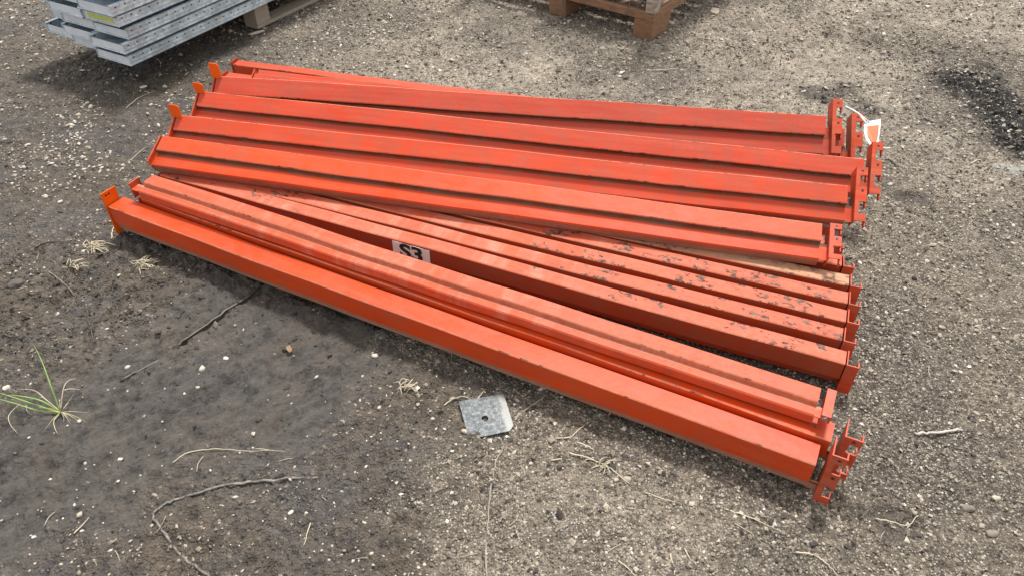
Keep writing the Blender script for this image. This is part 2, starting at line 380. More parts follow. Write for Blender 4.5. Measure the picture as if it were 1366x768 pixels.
def ground_mat():
    m, t, b = newmat('gravelly_mud')
    tc = N(t, 'ShaderNodeTexCoord').outputs['Object']
    def at(nm):
        a = N(t, 'ShaderNodeAttribute'); a.attribute_name = nm; return a.outputs['Fac']
    mud, sand, slick, coal = at('mud'), at('sand'), at('slick'), at('coal')
    def vor(scale):
        v = N(t, 'ShaderNodeTexVoronoi'); v.inputs['Scale'].default_value = scale; t.links.new(tc, v.inputs['Vector'])
        s = N(t, 'ShaderNodeSeparateColor'); t.links.new(v.outputs['Color'], s.inputs[0]); return v.outputs['Distance'], s.outputs[0], s.outputs[1]
    d1, r1, q1 = vor(75); d2, r2, q2 = vor(160)
    n1 = noise(t, tc, 4, 8, .65); n2 = noise(t, tc, 26, 7, .7); n3 = noise(t, tc, 160, 4, .7)
    # matrix colours
    n2c = ramp(t, n2, [(.3, 0), (.7, 1)])
    grav = mix(t, n2c, (.045, .034, .024), (.36, .292, .215))
    sandc = mix(t, n2c, (.15, .118, .085), (.62, .525, .41))
    mudc = mix(t, n2c, (.024, .0185, .0135), (.175, .135, .095))
    nb = noise(t, tc, 2.3, 6, .7)
    mudc = mix(t, ramp(t, nb, [(.42, 0), (.60, .75)]), mudc, mix(t, n2c, (.045, .041, .040), (.120, .110, .105)))
    mudc = mix(t, ramp(t, noise(t, tc, 9, 6, .7), [(.55, 0), (.68, .7)]), mudc, (.15, .12, .085))
    slk = mix(t, n1, (.050, .047, .045), (.080, .074, .068))
    c = mix(t, sand, grav, sandc)
    c = mix(t, ramp(t, noise(t, tc, 1.1, 6, .65), [(.40, .75), (.53, 0)]), c, mix(t, n2c, (.030, .024, .019), (.13, .108, .085)))
    c = mix(t, ramp(t, n1, [(.40, .85), (.60, 0)]), c, mix(t, .5, c, (.05, .045, .04)))
    # grains: single light and dark little stones in the matrix
    gl = ramp(t, r2, [(0, (.035, .028, .021)), (.28, (.12, .098, .074)), (.52, (.31, .258, .195)), (.82, (.50, .425, .33)), (1, (.70, .64, .55))])
    gm = mix(t, ramp(t, d2, [(.30, .85), (.55, 0)]), c, gl)
    gl1 = ramp(t, r1, [(0, (.05, .042, .036)), (.4, (.16, .135, .11)), (.7, (.33, .27, .21)), (.92, (.48, .41, .33)), (1, (.72, .67, .58))])
    pick = mth(t, 'MULTIPLY', ramp(t, q1, [(.55, 0), (.6, 1)]), ramp(t, d1, [(.28, 1), (.42, 0)]))
    gm = mix(t, mth(t, 'MULTIPLY', pick, .8), gm, gl1)
    gm = mix(t, .18, gm, c)
    mm = mix(t, mth(t, 'MULTIPLY', pick, .30), mudc, gl1)
    c = mix(t, mud, gm, mm)
    mpr = N(t, 'ShaderNodeMapping'); mpr.inputs['Rotation'].default_value = (0, 0, -R(38)); t.links.new(tc, mpr.inputs['Vector'])
    mps = N(t, 'ShaderNodeMapping'); mps.inputs['Scale'].default_value = (3, 7.5, 1); t.links.new(mpr.outputs[0], mps.inputs['Vector'])
    ns = noise(t, mps.outputs[0], 4, 9, .78)
    slk = mix(t, ramp(t, ns, [(.32, 0), (.68, 1)]), (.034, .030, .027), (.135, .120, .104))
    slk = mix(t, ramp(t, n2, [(.36, .85), (.50, 0)]), slk, (.020, .017, .014))
    slk = mix(t, ramp(t, noise(t, tc, 55, 6, .75), [(.58, 0), (.70, .7)]), slk, (.14, .125, .105))
    slk = mix(t, ramp(t, noise(t, tc, 90, 5, .7), [(.33, .8), (.42, 0)]), slk, (.015, .013, .012))
    slk = mix(t, ramp(t, n1, [(.50, 0), (.66, .6)]), slk, (.150, .115, .082))
    c = mix(t, mth(t, 'MULTIPLY', slick, .92), c, slk)
    c = mix(t, coal, c, mix(t, n3, (.012, .012, .012), (.045, .04, .036)))
    t.links.new(c, b.inputs['Base Color'])
    wet = mth(t, 'MAXIMUM', mth(t, 'MULTIPLY', mud, .6), slick)
    rg = mth(t, 'SUBTRACT', .92, mth(t, 'MULTIPLY', mth(t, 'MULTIPLY', wet, ramp(t, noise(t, tc, 7, 6, .7), [(.3, .35), (.65, 1)])), .58))
    t.links.new(rg, b.inputs['Roughness'])
    hh = mth(t, 'ADD', mth(t, 'MULTIPLY', mth(t, 'SUBTRACT', .5, d2), .6), mth(t, 'MULTIPLY', mth(t, 'SUBTRACT', .5, d1), mth(t, 'MULTIPLY', q1, 1.2)))
    hh = mth(t, 'MULTIPLY', hh, mth(t, 'SUBTRACT', 1.0, mth(t, 'MULTIPLY', slick, .85)))
    hh = mth(t, 'ADD', hh, mth(t, 'MULTIPLY', n3, .5)); hh = mth(t, 'ADD', hh, mth(t, 'MULTIPLY', n2, .8))
    hh = mth(t, 'ADD', hh, mth(t, 'MULTIPLY', mth(t, 'MULTIPLY', ns, slick), 1.2))
    bump(t, b, hh, 1.0, .011)
    return m

# ------------------------------------------------------------------ loose stones
def stone_mat():
    m, t, b = newmat('pebble_stone')
    a = N(t, 'ShaderNodeAttribute'); a.attribute_name = 'tone'; v = N(t, 'ShaderNodeTexCoord').outputs['Object']
    c = ramp(t, a.outputs['Fac'], [(0, (.045, .042, .04)), (.2, (.12, .10, .078)), (.42, (.27, .222, .168)), (.62, (.42, .352, .27)), (.8, (.58, .505, .405)), (1, (.74, .69, .60))])
    c = mix(t, ramp(t, noise(t, v, 120, 4), [(.4, 0), (.7, .45)]), c, (.10, .085, .07))
    t.links.new(c, b.inputs['Base Color']); b.inputs['Roughness'].default_value = .75
    return m
M_STONE = stone_mat()
def ico(sub):
    bm = bmesh.new(); bmesh.ops.create_icosphere(bm, subdivisions=sub, radius=1)
    v = np.array([x.co for x in bm.verts]); f = np.array([[q.index for q in p.verts] for p in bm.faces]); bm.free(); return v, f
OCT = (np.array([(1, 0, 0), (-1, 0, 0), (0, 1, 0), (0, -1, 0), (0, 0, 1), (0, 0, -1)], float),
       np.array([(0, 2, 4), (2, 1, 4), (1, 3, 4), (3, 0, 4), (2, 0, 5), (1, 2, 5), (3, 1, 5), (0, 3, 5)]))
def scatter(name, xs, ys, r, tone, base, smooth, bury=.25):
    V0, F0 = base; n = len(xs); k = len(V0)
    V = np.repeat(V0[None], n, 0)*(1+.28*rng.standard_normal((n, k, 1)).clip(-1.2, 1.2))
    sc = r[:, None]*np.stack([rng.uniform(.75, 1.45, n), rng.uniform(.6, 1.05, n), rng.uniform(.42, .8, n)], 1)
    V = V*sc[:, None, :]
    a = rng.uniform(0, 2*np.pi, n); ca, sa = np.cos(a)[:, None], np.sin(a)[:, None]
    tl = rng.uniform(-.35, .35, n)[:, None]; z = V[:, :, 2]+tl*V[:, :, 0]
    X = V[:, :, 0]*ca-V[:, :, 1]*sa+xs[:, None]; Y = V[:, :, 0]*sa+V[:, :, 1]*ca+ys[:, None]
    Z = z+(height(xs, ys)+sc[:, 2]*(1-2*bury)*.7)[:, None]
    co = np.stack([X, Y, Z], -1).reshape(-1, 3).astype(np.float32)
    F = (F0[None]+(np.arange(n)*k)[:, None, None]).reshape(-1, 3).astype(np.int32)
    me = bpy.data.meshes.new(name); me.vertices.add(len(co)); me.vertices.foreach_set('co', co.ravel())
    me.loops.add(F.size); me.loops.foreach_set('vertex_index', F.ravel()); me.polygons.add(len(F))
    me.polygons.foreach_set('loop_start', np.arange(0, F.size, 3, dtype=np.int32)); me.polygons.foreach_set('loop_total', np.full(len(F), 3, np.int32))
    me.polygons.foreach_set('use_smooth', np.full(len(F), smooth, bool)); me.update(calc_edges=True)
    at = me.attributes.new('tone', 'FLOAT', 'POINT'); at.data.foreach_set('value', np.repeat(tone, k).astype(np.float32))
    me.materials.append(M_STONE); o = bpy.data.objects.new(name, me); COL.objects.link(o); return o
def sample(n, dens, ymin=.5, ymax=5.4):
    out = []; got = 0
    while got < n:
        # nearer ground shows more grains, so candidates thin out with distance
        y = ymin+(ymax-ymin)*rng.random(4*n)**1.25; x = rng.uniform(-1, 1, 4*n)*(1.1+.62*y)
        keep = rng.random(4*n) < dens(x, y); out.append(np.stack([x[keep], y[keep]], 1)); got += keep.sum()
    o = np.concatenate(out)[:n]; return o[:, 0].copy(), o[:, 1].copy()
def stones():
    def d_small(x, y):
        mud, sand, smooth, st, coal, n, n2 = regions(x, y); return np.clip(1-.90*mud-.6*smooth+.30*mud*(1-smooth)*ss(.52, .66, fbm(x, y, 4.5, 3, 83)), .015, 1)*(.35+ss(.3, .6, n2+.5))*.75
    x, y = sample(115000, d_small); r = .0017*(1+rng.exponential(.75, len(x))).clip(.8, 5)*(.80+.22*y)
    tone = rng.beta(2.0, 2.7, len(x)); tone = np.where(rng.random(len(x)) < .045, rng.uniform(.8, 1, len(x)), tone)
    tag(scatter('fine_gravel', x, y, r, tone, OCT, False), 'fine grey and tan gravel grains over the dirt yard', 'gravel', kind='stuff')
    def d_peb(x, y):
        mud, sand, smooth, st, coal, n, n2 = regions(x, y)
        left = ss(.9, .2, np.hypot((x-gp(110, 260).x)/1.0, (y-gp(110, 260).y)/.9))+.8*ss(.35, .1, seg_dist(x, y, gp(30, 250), gp(260, 120))+n2*.3)
        cl = ss(.45, .62, fbm(x, y, 3.2, 3, 71))
        return np.clip((.07+.9*left*cl+.13*cl)*(1-.72*smooth), .02, 1)
    x, y = sample(5600, d_peb); r = .0026*(1+rng.exponential(.6, len(x))).clip(.9, 3.6)*(.72+.2*y)
    mud = regions(x, y)[0]
    tone = rng.uniform(.55, 1, len(x)); tone = np.where(rng.random(len(x)) < .35*(1-mud)+.06, rng.uniform(.1, .5, len(x)), tone)
    tag(scatter('pebbles', x, y, r, tone, ico(1), True, .35), 'small pale pebbles pressed into the mud', 'pebbles', kind='stuff')
    def d_clod(x, y):
        mud, sand, smooth, st, coal, n, n2 = regions(x, y)
        lz = ss(.75, .2, np.hypot((x-gp(90, 400).x)/1.0, (y-gp(90, 400).y)/.62))
        return np.clip(.03+1.0*coal+.55*lz*(1-smooth)+.12*ss(.2, .05, seg_dist(x, y, gp(300, 380), gp(1080, 690))), 0, 1)
    x, y = sample(3800, d_clod); r = .0034*(1+rng.exponential(.6, len(x))).clip(.9, 3.0)
    o = scatter('soil_clods', x, y, r, rng.uniform(0, .10, len(x)), ico(1), False, .4)
    tag(o, 'dark damp crumbs of soil lying on the yard', 'soil', kind='stuff')
    o.data.materials.clear(); o.data.materials.append(simple('damp_soil', (.035, .031, .027), .85, col2=(.075, .065, .055), scale=80, bmp=.6))
ground = build_ground(); stones()

def rock(px, py, w_, l_, tone, ang, label, flat=.55):
    v, f = ico(3); rs = random.Random(px*7+py); ph = [rs.uniform(0, 6) for _ in range(6)]
    vs = []
    for p in v:
        k = 1+.13*math.sin(3*p[0]+ph[0])*math.cos(2.5*p[1]+ph[1])+.08*math.sin(5*p[2]+4*p[0]+ph[2])+.03*math.sin(11*p[1]+ph[3])
        q = p*k; q[0] = math.copysign(abs(q[0])**.85, q[0]); vs.append((q[0]*l_/2, q[1]*w_/2, q[2]*w_*flat/2))
    q = gp(px, py)
    o = mesh_obj('stone', vs, [tuple(int(i) for i in t_) for t_ in f], M_STONE, smooth=True, label=label, cat='stone')
    o.location = (q.x, q.y, hz(q.x, q.y)+w_*flat*.22); o.rotation_euler = (rs.uniform(-.2, .2), rs.uniform(-.2, .2), R(ang))
    at = o.data.attributes.new('tone', 'FLOAT', 'POINT'); at.data.foreach_set('value', [tone]*len(vs)); return o
rock(1293, 675, .020, .036, .30, -8, 'smooth grey oval stone, leftmost of the cluster at the lower right')
rock(1325, 709, .020, .030, .36, -10, 'grey-blue oval stone lying lowest in the cluster at the lower right')
rock(1311, 699, .013, .016, .50, 20, 'small reddish brown stone between two grey ones at the lower right')
rock(1342, 707, .015, .020, .18, 40, 'dark slate stone beside the lowest grey oval stone')
rock(1330, 662, .014, .024, .66, 5, 'pale tan flat stone just above the grey oval stones')
rock(1272, 619, .018, .026, .22, 5, 'dark bluish stone in a hollow below the pale stick')
rock(1257, 435, .016, .022, .58, -15, 'tan oval stone in the gravel right of the beam ends')
rock(867, 648, .016, .028, .22, -20, 'dark grey pointed stone beside the straw cluster in front of the pile')
rock(837, 636, .014, .022, .62, -15, 'light tan stone right of the straw cluster in front of the pile')
rock(847, 712, .014, .022, .28, 15, 'dark grey angular stone in the gravel at the bottom centre')
rock(300, 474, .013, .015, .95, 0, 'white round pebble alone on dark mud left of centre')
rock(159, 610, .013, .014, 1.0, 0, 'bright white pebble standing alone on the slick mud at lower left')
rock(386, 678, .010, .016, .92, 50, 'white elongated pebble below the tip of the black root')
rock(8, 516, .018, .022, .85, 40, 'large pale pebble at the left edge above the grass tuft')
rock(342, 45, .03, .085, .9, 10, 'crumpled pale stone chip at the foot of the grey pallet board', .35)
rock(190, 118, .022, .045, .9, 10, 'flat white stone below the overhanging end of the galvanised stack', .4)
rock(22, 380, .045, .05, .12, 0, 'dark clod-like stone at the far left edge of the mud')

# ------------------------------------------------------------------ rack beams
def beam_body(L, H, W, S, HS, mats, parent, flip=False, g0=.02, g1=.022, bow=0.0, seed=0):
    """closed step profile: HS = height of recessed part, S = step depth. mats: top, face, step wall, recess, back, bottom"""
    c = .004
    def prof(pts):
        return pts
    c2 = .0028
    full = [(S+c, 0, 5), (W-c, 0, 6), (W, c, 4), (W, H-c, 6), (W-c, H, 0), (c2, H, 6), (0, H-c2, 1), (0, HS+c2, 6), (c2, HS, 2), (S, HS, 2), (S, HS-.009, 3), (S, c, 3)]
    low = [(S+.0002, 0, 5), (S+.003, 0, 4), (S+.003, HS, 2), (S, HS, 2), (S, HS-.009, 3), (S, c, 3)]
    vs = []; fs = []; mi = []
    rs = random.Random(seed)
    def loft(pr, x0, x1, n, cap0, cap1):
        b = len(vs); k = len(pr)
        for i in range(n+1):
            x = x0+(x1-x0)*i/n; s_ = x/L
            dy = bow*4*s_*(1-s_)+.0013*math.sin(9*s_+seed)+.0006*math.sin(31*s_+3*seed); dz = .0010*math.sin(13*s_+2*seed)+.0005*math.sin(37*s_+seed)
            for (d, h, _) in pr:
                hh = H-h if flip else h
                vs.append((x, d+dy, hh+dz))
        for i in range(n):
            for j in range(k):
                q = (b+i*k+j, b+i*k+(j+1) % k, b+(i+1)*k+(j+1) % k, b+(i+1)*k+j)
                fs.append(q if flip else q[::-1]); mi.append(pr[j][2])
        if cap0: fs.append(tuple(b+j for j in range(k))); mi.append(1)
        if cap1: fs.append(tuple(b+n*k+j for j in range(k))[::-1]); mi.append(1)
    loft(full, g0, L-g1, 28, False, False)
    loft([(d, h-.0006, m) for d, h, m in low], 0, g0, 1, True, False)
    loft([(d, h-.0006, m) for d, h, m in low], L-g1, L, 1, False, True)
    # mid plate closing the top of the recessed box at the open end is left out: the end shows a dark hollow
    o = mesh_obj('beam_body', vs, fs, list(mats)+[P_EDGE], mi, parent)
    return o
def connector(parent, x, side, h0, h1, depth=.055, fl=.042, lip=.020, mat=None, teeth=True, tabmat=None, d0=-.004, flip=False):
    """folded end plate: plate across the beam end, slotted flange outward at the front, short return lip"""
    th = .0035; mb = MB(); s = side; Lh = h1-h0
    if s < 0: fl, teeth, lip = .006, False, .0
    X = lambda a: x+s*a
    def bx(a0, a1, d_0, d_1, z0, z1, m=0):
        xa, xb = sorted((X(a0), X(a1))); mb.box((xa, d_0, z0), (xb, d_1, z1), m)
    bx(.0005, th, d0, depth, h0, h1, 1 if tabmat else 0)
    if not teeth:
        bx(th, fl, d0, d0+th, h0, h1); 
        if lip: bx(fl-th, fl, d0+th, lip, h0, h1)
        o = mb.build('end_connector', [mat or P_CONN, tabmat or P_CONN], parent)
    else:
        pat = [(0, .13, 1), (.13, .36, 0), (.36, .64, 1), (.64, .85, 0), (.85, 1, 1)]
        for a, b_, full in pat:
            if flip: a, b_ = 1-b_, 1-a
            z0, z1 = h0+a*Lh, h0+b_*Lh
            if full:
                bx(th, fl, d0, d0+th, z0, z1); bx(fl-th, fl, d0+th, lip, z0-.016, z1-.0005)
            else: bx(th, fl*.34, d0, d0+th, z0, z1); bx(fl*.34, fl*.34+.003, d0+th, lip*.7, z0+.004, z1-.004)
        o = mb.build('end_connector', [mat or P_CONN, tabmat or P_CONN], parent)
        # punched rivet hole and slot in the middle tooth, and holes in the plate top
        zc = h0+.56*Lh
        ring = lambda cx, cz, rx, rz: [(cx+rx*math.cos(q), cz+rz*math.sin(q)) for q in [i*math.pi/5 for i in range(10)]]
        for rg in (ring(X(fl*.62), zc, .0045, .0045), ring(X(fl*.55), h0+.93*Lh, .0045, .003)):
            hb = MB(); hb.prism(rg, d0-.0006, d0+.001); hb.build('punched_hole', M_BLACK, o)
    return o
def rack_beam(label, group, A, ang, L, tilt=90, H=.1, W=.06, S=.024, HS=.038, mats=None, flip=False, bow=0, c0=(0, .1), c1=(0, .1),
              cmat=None, t0=True, t1=True, tab=False, seed=0, depth=.055, g0=.004, g1=.022, fl=.042):
    """A = world position of the left end of the reference edge (front face, top edge)"""
    root = empty('rack_beam', label=label, cat='rack beam', group=group)
    M = Matrix.Rotation(R(ang), 4, 'Z') @ Matrix.Rotation(R(tilt-90), 4, 'X')
    o = Vector(A)-M @ Vector((0, 0, H)); M.translation = o; root.matrix_world = M
    beam_body(L, H, W, S, HS, mats, root, flip, bow=bow, seed=seed, g0=g0, g1=g1)
    connector(root, 0, -1, c0[0], c0[1], mat=cmat, teeth=t0, tabmat=P_TAB if tab else None, depth=depth)
    connector(root, L, 1, c1[0], c1[1], mat=cmat, teeth=t1, depth=depth, fl=fl)
    return root
P_RUB = paint('paint_rubbed_step', (.60, .10, .04), .9, .25, rough=.5, chalkcol=(.74, .34, .24))
P_EDGE = paint('paint_worn_edge', (.62, .09, .03), .95, .35, chips=.9, rough=.5, chalkcol=(.78, .36, .24))
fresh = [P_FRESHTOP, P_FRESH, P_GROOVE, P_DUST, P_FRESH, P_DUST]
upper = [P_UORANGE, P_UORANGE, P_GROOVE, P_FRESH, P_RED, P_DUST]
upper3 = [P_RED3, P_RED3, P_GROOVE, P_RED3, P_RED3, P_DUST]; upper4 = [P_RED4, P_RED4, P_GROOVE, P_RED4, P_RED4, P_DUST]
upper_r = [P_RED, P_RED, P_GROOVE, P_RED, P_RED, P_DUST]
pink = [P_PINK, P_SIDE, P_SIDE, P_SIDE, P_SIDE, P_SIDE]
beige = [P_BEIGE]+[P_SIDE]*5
streak = [P_FRESH, P_STREAK, P_RUB, P_STREAK, P_SIDE, P_STREAK]
GF, GS, GU = 'orange beams at the front of the pile', 'parallel pink-topped beams set on edge', 'red-orange beams lying on top of the pile'
def onl(x0, y0, x1, y1, z):
    a, b = gp(x0, y0, z), gp(x1, y1, z); d = b-a; return a, math.degrees(math.atan2(d.y, d.x)), d.length
# front pair and the streaked one resting on it
a1, an, L = onl(143, 276, 1101, 625, .12)
rack_beam('bright orange beam nearest the camera, with a tall upright tab at its left end', GF, a1, an, L, H=.1, W=.070, S=.010, HS=.030, mats=fresh, c0=(-.016, .152), c1=(-.018, .160), fl=.036, tab=True, seed=1, bow=-.002)
ua = Vector((math.cos(R(an)), math.sin(R(an)), 0)); pa = Vector((-ua.y, ua.x, 0))
rack_beam('orange beam directly behind the nearest one, half covered by the streaked beam', GF, a1+ua*.075+pa*.0765+Vector((0, 0, .012)), an+.1, L-.055, H=.1, W=.065, mats=fresh, c0=(0, .1), c1=(-.015, .135), t0=False, seed=2)
a, an, L = onl(180, 263, 1089, 568, .135)
ua = Vector((math.cos(R(an)), math.sin(R(an)), 0)); pa = Vector((-ua.y, ua.x, 0)); tl = R(3); W2, H2 = .05, .082
A2 = a-W2*(pa*math.sin(tl)+Vector((0, 0, -math.cos(tl))))+H2*(pa*math.cos(tl)+Vector((0, 0, math.sin(tl))))
rack_beam('streaked pink and orange stepped beam resting on the two front beams', GF, A2, an, L, tilt=3, H=H2, W=W2, S=.016, HS=.033, mats=streak, c0=(.0, .045), c1=(-.006, .084), t0=False, t1=False, g0=.03, g1=.014, fl=.022, seed=3)
for k_ in range(2):
    q = MB(); q.prism([(.012+.012*k_+.0045*math.cos(i*math.pi/5), .139+.003*math.sin(i*math.pi/5)) for i in range(10)], -.0006, .0002, axes=(1, 2, 0))
    tabc = [c for c in bpy.data.objects if c.name.startswith('end_connector')][0]
    q.build('punched_hole', M_BLACK, tabc)
# upright row below
SZ = .108
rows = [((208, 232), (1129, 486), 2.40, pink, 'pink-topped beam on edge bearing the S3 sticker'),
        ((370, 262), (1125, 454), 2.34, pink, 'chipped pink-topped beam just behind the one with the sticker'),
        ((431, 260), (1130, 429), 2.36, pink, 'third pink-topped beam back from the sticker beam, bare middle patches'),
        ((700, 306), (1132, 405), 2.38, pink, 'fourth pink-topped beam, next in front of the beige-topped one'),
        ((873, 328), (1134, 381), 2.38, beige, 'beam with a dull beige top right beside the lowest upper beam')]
sticker_beam = None
for i, (l, r, LL, mt, lab) in enumerate(rows):
    _, an, _ = onl(*l, *r, SZ); e = gp(*r, SZ); d = Vector((math.cos(R(an)), math.sin(R(an)), 0))
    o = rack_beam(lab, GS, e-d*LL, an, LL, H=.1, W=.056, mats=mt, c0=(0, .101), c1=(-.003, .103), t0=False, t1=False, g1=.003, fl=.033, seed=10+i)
    if i == 0: sticker_beam = o
last = gp(1134, 381, SZ)
more = [('pink-topped beam whose end shows under the connector of the lowest upper beam', .095, 'a'), ('pink-topped beam end showing just beyond the lowest upper beam', .195, 'b'),
        ('red beam end tucked under the second upper beam from the front', .30, 'c'), ]
for lab, dy, _ in more:
    d = Vector((math.cos(R(-17.5)), math.sin(R(-17.5)), 0)); e = last+Vector((.01, dy, 0))
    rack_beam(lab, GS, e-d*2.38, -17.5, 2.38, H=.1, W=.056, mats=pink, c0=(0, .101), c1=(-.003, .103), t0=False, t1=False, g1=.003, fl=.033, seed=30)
GB = 'beams projecting behind the pile'
a = gp(310, 86, .115)
rack_beam('rearmost red beam, its left end projecting behind the pile', GB, a, -15.2, 2.40, H=.1, W=.05, mats=[P_RED]*2+[P_SIDE]*4, c0=(0, .112), c1=(0, .1), seed=41, t0=False, t1=False)
a = gp(296, 104, .118)
rack_beam('dull red beam end between the rearmost beam and the uppermost tab', GB, a, -14.6, 2.40, H=.1, W=.06, mats=[P_RED]*2+[P_SIDE]*4, c0=(0, .112), c1=(0, .1), seed=42, t0=False, t1=False)
a = gp(343, 88, .205)
rack_beam('smooth red beam lying flat behind the rearmost upper beam', GB, a, -13.5, 1.5, tilt=28, H=.12, W=.05, mats=upper3, c0=(.02, .1), c1=(.0, .12), seed=43, t0=False, flip=True)
# upper layer, leaning back like shingles
ups = [((216, 181), (1107, 299), .215, 24, upper, .12, (0, .116), (-.002, .122), 0, 'lowest of the four upper beams, bright orange ledge and dusty underside'),
       ((235, 153), (1141, 249), .235, 34, upper_r, .12, (0, .118), (0, .19), .038, 'second upper beam from the front, small orange tab at its left end'),
       ((266, 121), (1162, 213), .235, 36, upper3, .125, (0, .12), (0, .19), .030, 'third upper beam from the front, the one reaching farthest right'),
       ((288, 101), (1110, 155), .240, 38, upper4, .148, (0, .145), (0, .215), .050, 'farthest upper beam, with the tallest tab at its left end')]
for i, (l, r, z, tl, mt, HH, c0, c1, tb, lab) in enumerate(ups):
    a, an, L = onl(*l, *r, z)
    o = rack_beam(lab, GU, a, an, L, tilt=tl, H=HH, W=.062, S=.018, fl=.036, HS=.056+(HH-.12)*.5, mats=mt, c0=c0, c1=c1, t0=False, seed=50+i, cmat=P_CONN)
    if tb:      # upright tab of the left connector, bent out of line with the leaning beam
        up_ = Vector((0, -math.cos(R(tl)), math.sin(R(tl)))); b0 = Vector((-.014, -.001, HH-.012)); th = Vector((0, .0032, .0032)); X = Vector((1, 0, 0)); T = tb+.012
        pts = [b0, b0+X*.042, b0+X*.040+up_*T*.86, b0+X*.034+up_*T, b0+X*.004+up_*T*1.04, b0-X*.001+up_*T*.98]
        n = len(pts); vs = pts+[p+th for p in pts]
        mesh_obj('connector_tab', vs, [tuple(range(n)), tuple(range(n, 2*n))[::-1]]+[(k, n+k, n+(k+1) % n, (k+1) % n) for k in range(n)], P_TAB, parent=o, label='bright orange upright tab')
a, an, L = onl(320, 118, 1139, 172, .20)
rack_beam('red beam hidden below the farthest upper beam, its right end reaching past it', GU, a, an, L-.01, tilt=38, H=.115, W=.05, S=.022, HS=.04, mats=upper4, c0=(0, .12), c1=(-.03, .175), seed=61)

# sticker on the face of the beam on edge
def letter_mesh(txt, size):
    cu = bpy.data.curves.new('t', 'FONT'); cu.body = txt; cu.size = size; cu.extrude = .0002; cu.offset = size*.034; cu.align_x = 'CENTER'; cu.align_y = 'CENTER'
    o = bpy.data.objects.new('t', cu); me = bpy.data.meshes.new_from_object(o); bpy.data.objects.remove(o); return me
sx0 = (gp(546, 330, .1)-sticker_beam.matrix_world.translation); sxl = sx0.x*math.cos(sticker_beam.rotation_euler.z)+sx0.y*math.sin(sticker_beam.rotation_euler.z)
nn = 12; vs = []; 
for i in range(nn+1):
    for h in (.094, .03):
        xx = sxl-.070+.140*i/nn+(.006*random.random() if i in (0,) else 0)
        vs += [(xx, -.0012-.0006*math.sin(i), h), (xx, -.0004, h)]
fs = []
for i in range(nn):
    b_ = i*4; fs += [(b_, b_+4, b_+6, b_+2)[::-1], (b_+1, b_+3, b_+7, b_+5)[::-1], (b_, b_+1, b_+5, b_+4)[::-1], (b_+2, b_+6, b_+7, b_+3)[::-1]]
stk = mesh_obj('sticker', vs, fs, simple('white_vinyl', (.93, .93, .92), .35, var=.06), parent=sticker_beam, label='white sticker lettered S3 in bold black')
lm = letter_mesh('S3', .076); lm.materials.append(M_BLACK)
lo = bpy.data.objects.new('lettering', lm); COL.objects.link(lo); lo.parent = stk; lo.location = (sxl+.002, -.0026, .062); lo.rotation_euler = (R(90), 0, 0); lo.scale = (1.22, 1, 1)

# ------------------------------------------------------------------ cable tie and tag on the farthest upper beam
def arc(pts, n=8):
    """Catmull-Rom through the points"""
    P = [Vector(p) for p in pts]; P = [2*P[0]-P[1]]+P+[2*P[-1]-P[-2]]; out = []
    for i in range(1, len(P)-2):
        for k in range(n):
            t = k/n; a, b, c, d = P[i-1:i+3]
            out.append(.5*((2*b)+(c-a)*t+(2*a-5*b+4*c-d)*t*t+(3*b-a-3*c+d)*t**3))
    out.append(P[-2]); return out
tr = empty('hang_tag', gp(1160, 165, .26), label='white-rimmed orange tag tied to the connectors of the farthest upper beam', cat='tag')
def loc(o, pts): inv = Vector(o.location); return [Vector(p)-inv for p in pts]
mb = MB(); mb.tube(loc(tr, arc([gp(1128, 142, .27), gp(1143, 150, .285), gp(1153, 158, .275), gp(1160, 163, .26)])), .0035, 6, flat=.5)
mb.tube(loc(tr, arc([gp(1146, 152, .26), gp(1150, 158, .262), gp(1157, 166, .258)])), .0028, 6)
mb.build('cable_tie', M_WHITE, tr, True)
mb = MB(); mb.tube(loc(tr, arc([gp(1171, 190, .22), gp(1174, 195, .222), gp(1180, 198, .22), gp(1187, 197.5, .216)])), .0022, 6); mb.build('loop', M_WHITE, tr, True)
outer = [(1154, 163), (1175, 159.5), (1174.5, 168), (1173, 180), (1171, 192), (1167, 197.5), (1161, 194), (1155, 186), (1152.5, 176), (1152.5, 168)]
inner = [(1156.5, 169), (1172, 167.5), (1171.5, 176), (1170, 186), (1167, 193.5), (1162, 190), (1157.5, 183), (1155.5, 175)]
def tagz(p): return gp(p[0], p[1], .262-.0012*(p[1]-160)+.004*math.sin((p[0]-1152)/7))
for nm, pl, lift, m_ in (('tag_card', outer, 0, M_WHITE), ('tag_print', inner, .0018, M_TAGOR)):
    P = loc(tr, [tagz(p) for p in pl]); nrm = Vector((0, -.55, .83)); n = len(P)
    vs = [p+nrm*lift for p in P]+[p+nrm*(lift+.0012) for p in P]
    mesh_obj(nm, vs, [tuple(range(n))[::-1][::-1], tuple(range(n, 2*n))[::-1]]+[(i, (i+1) % n, n+(i+1) % n, n+i) for i in range(n)], m_, parent=tr)

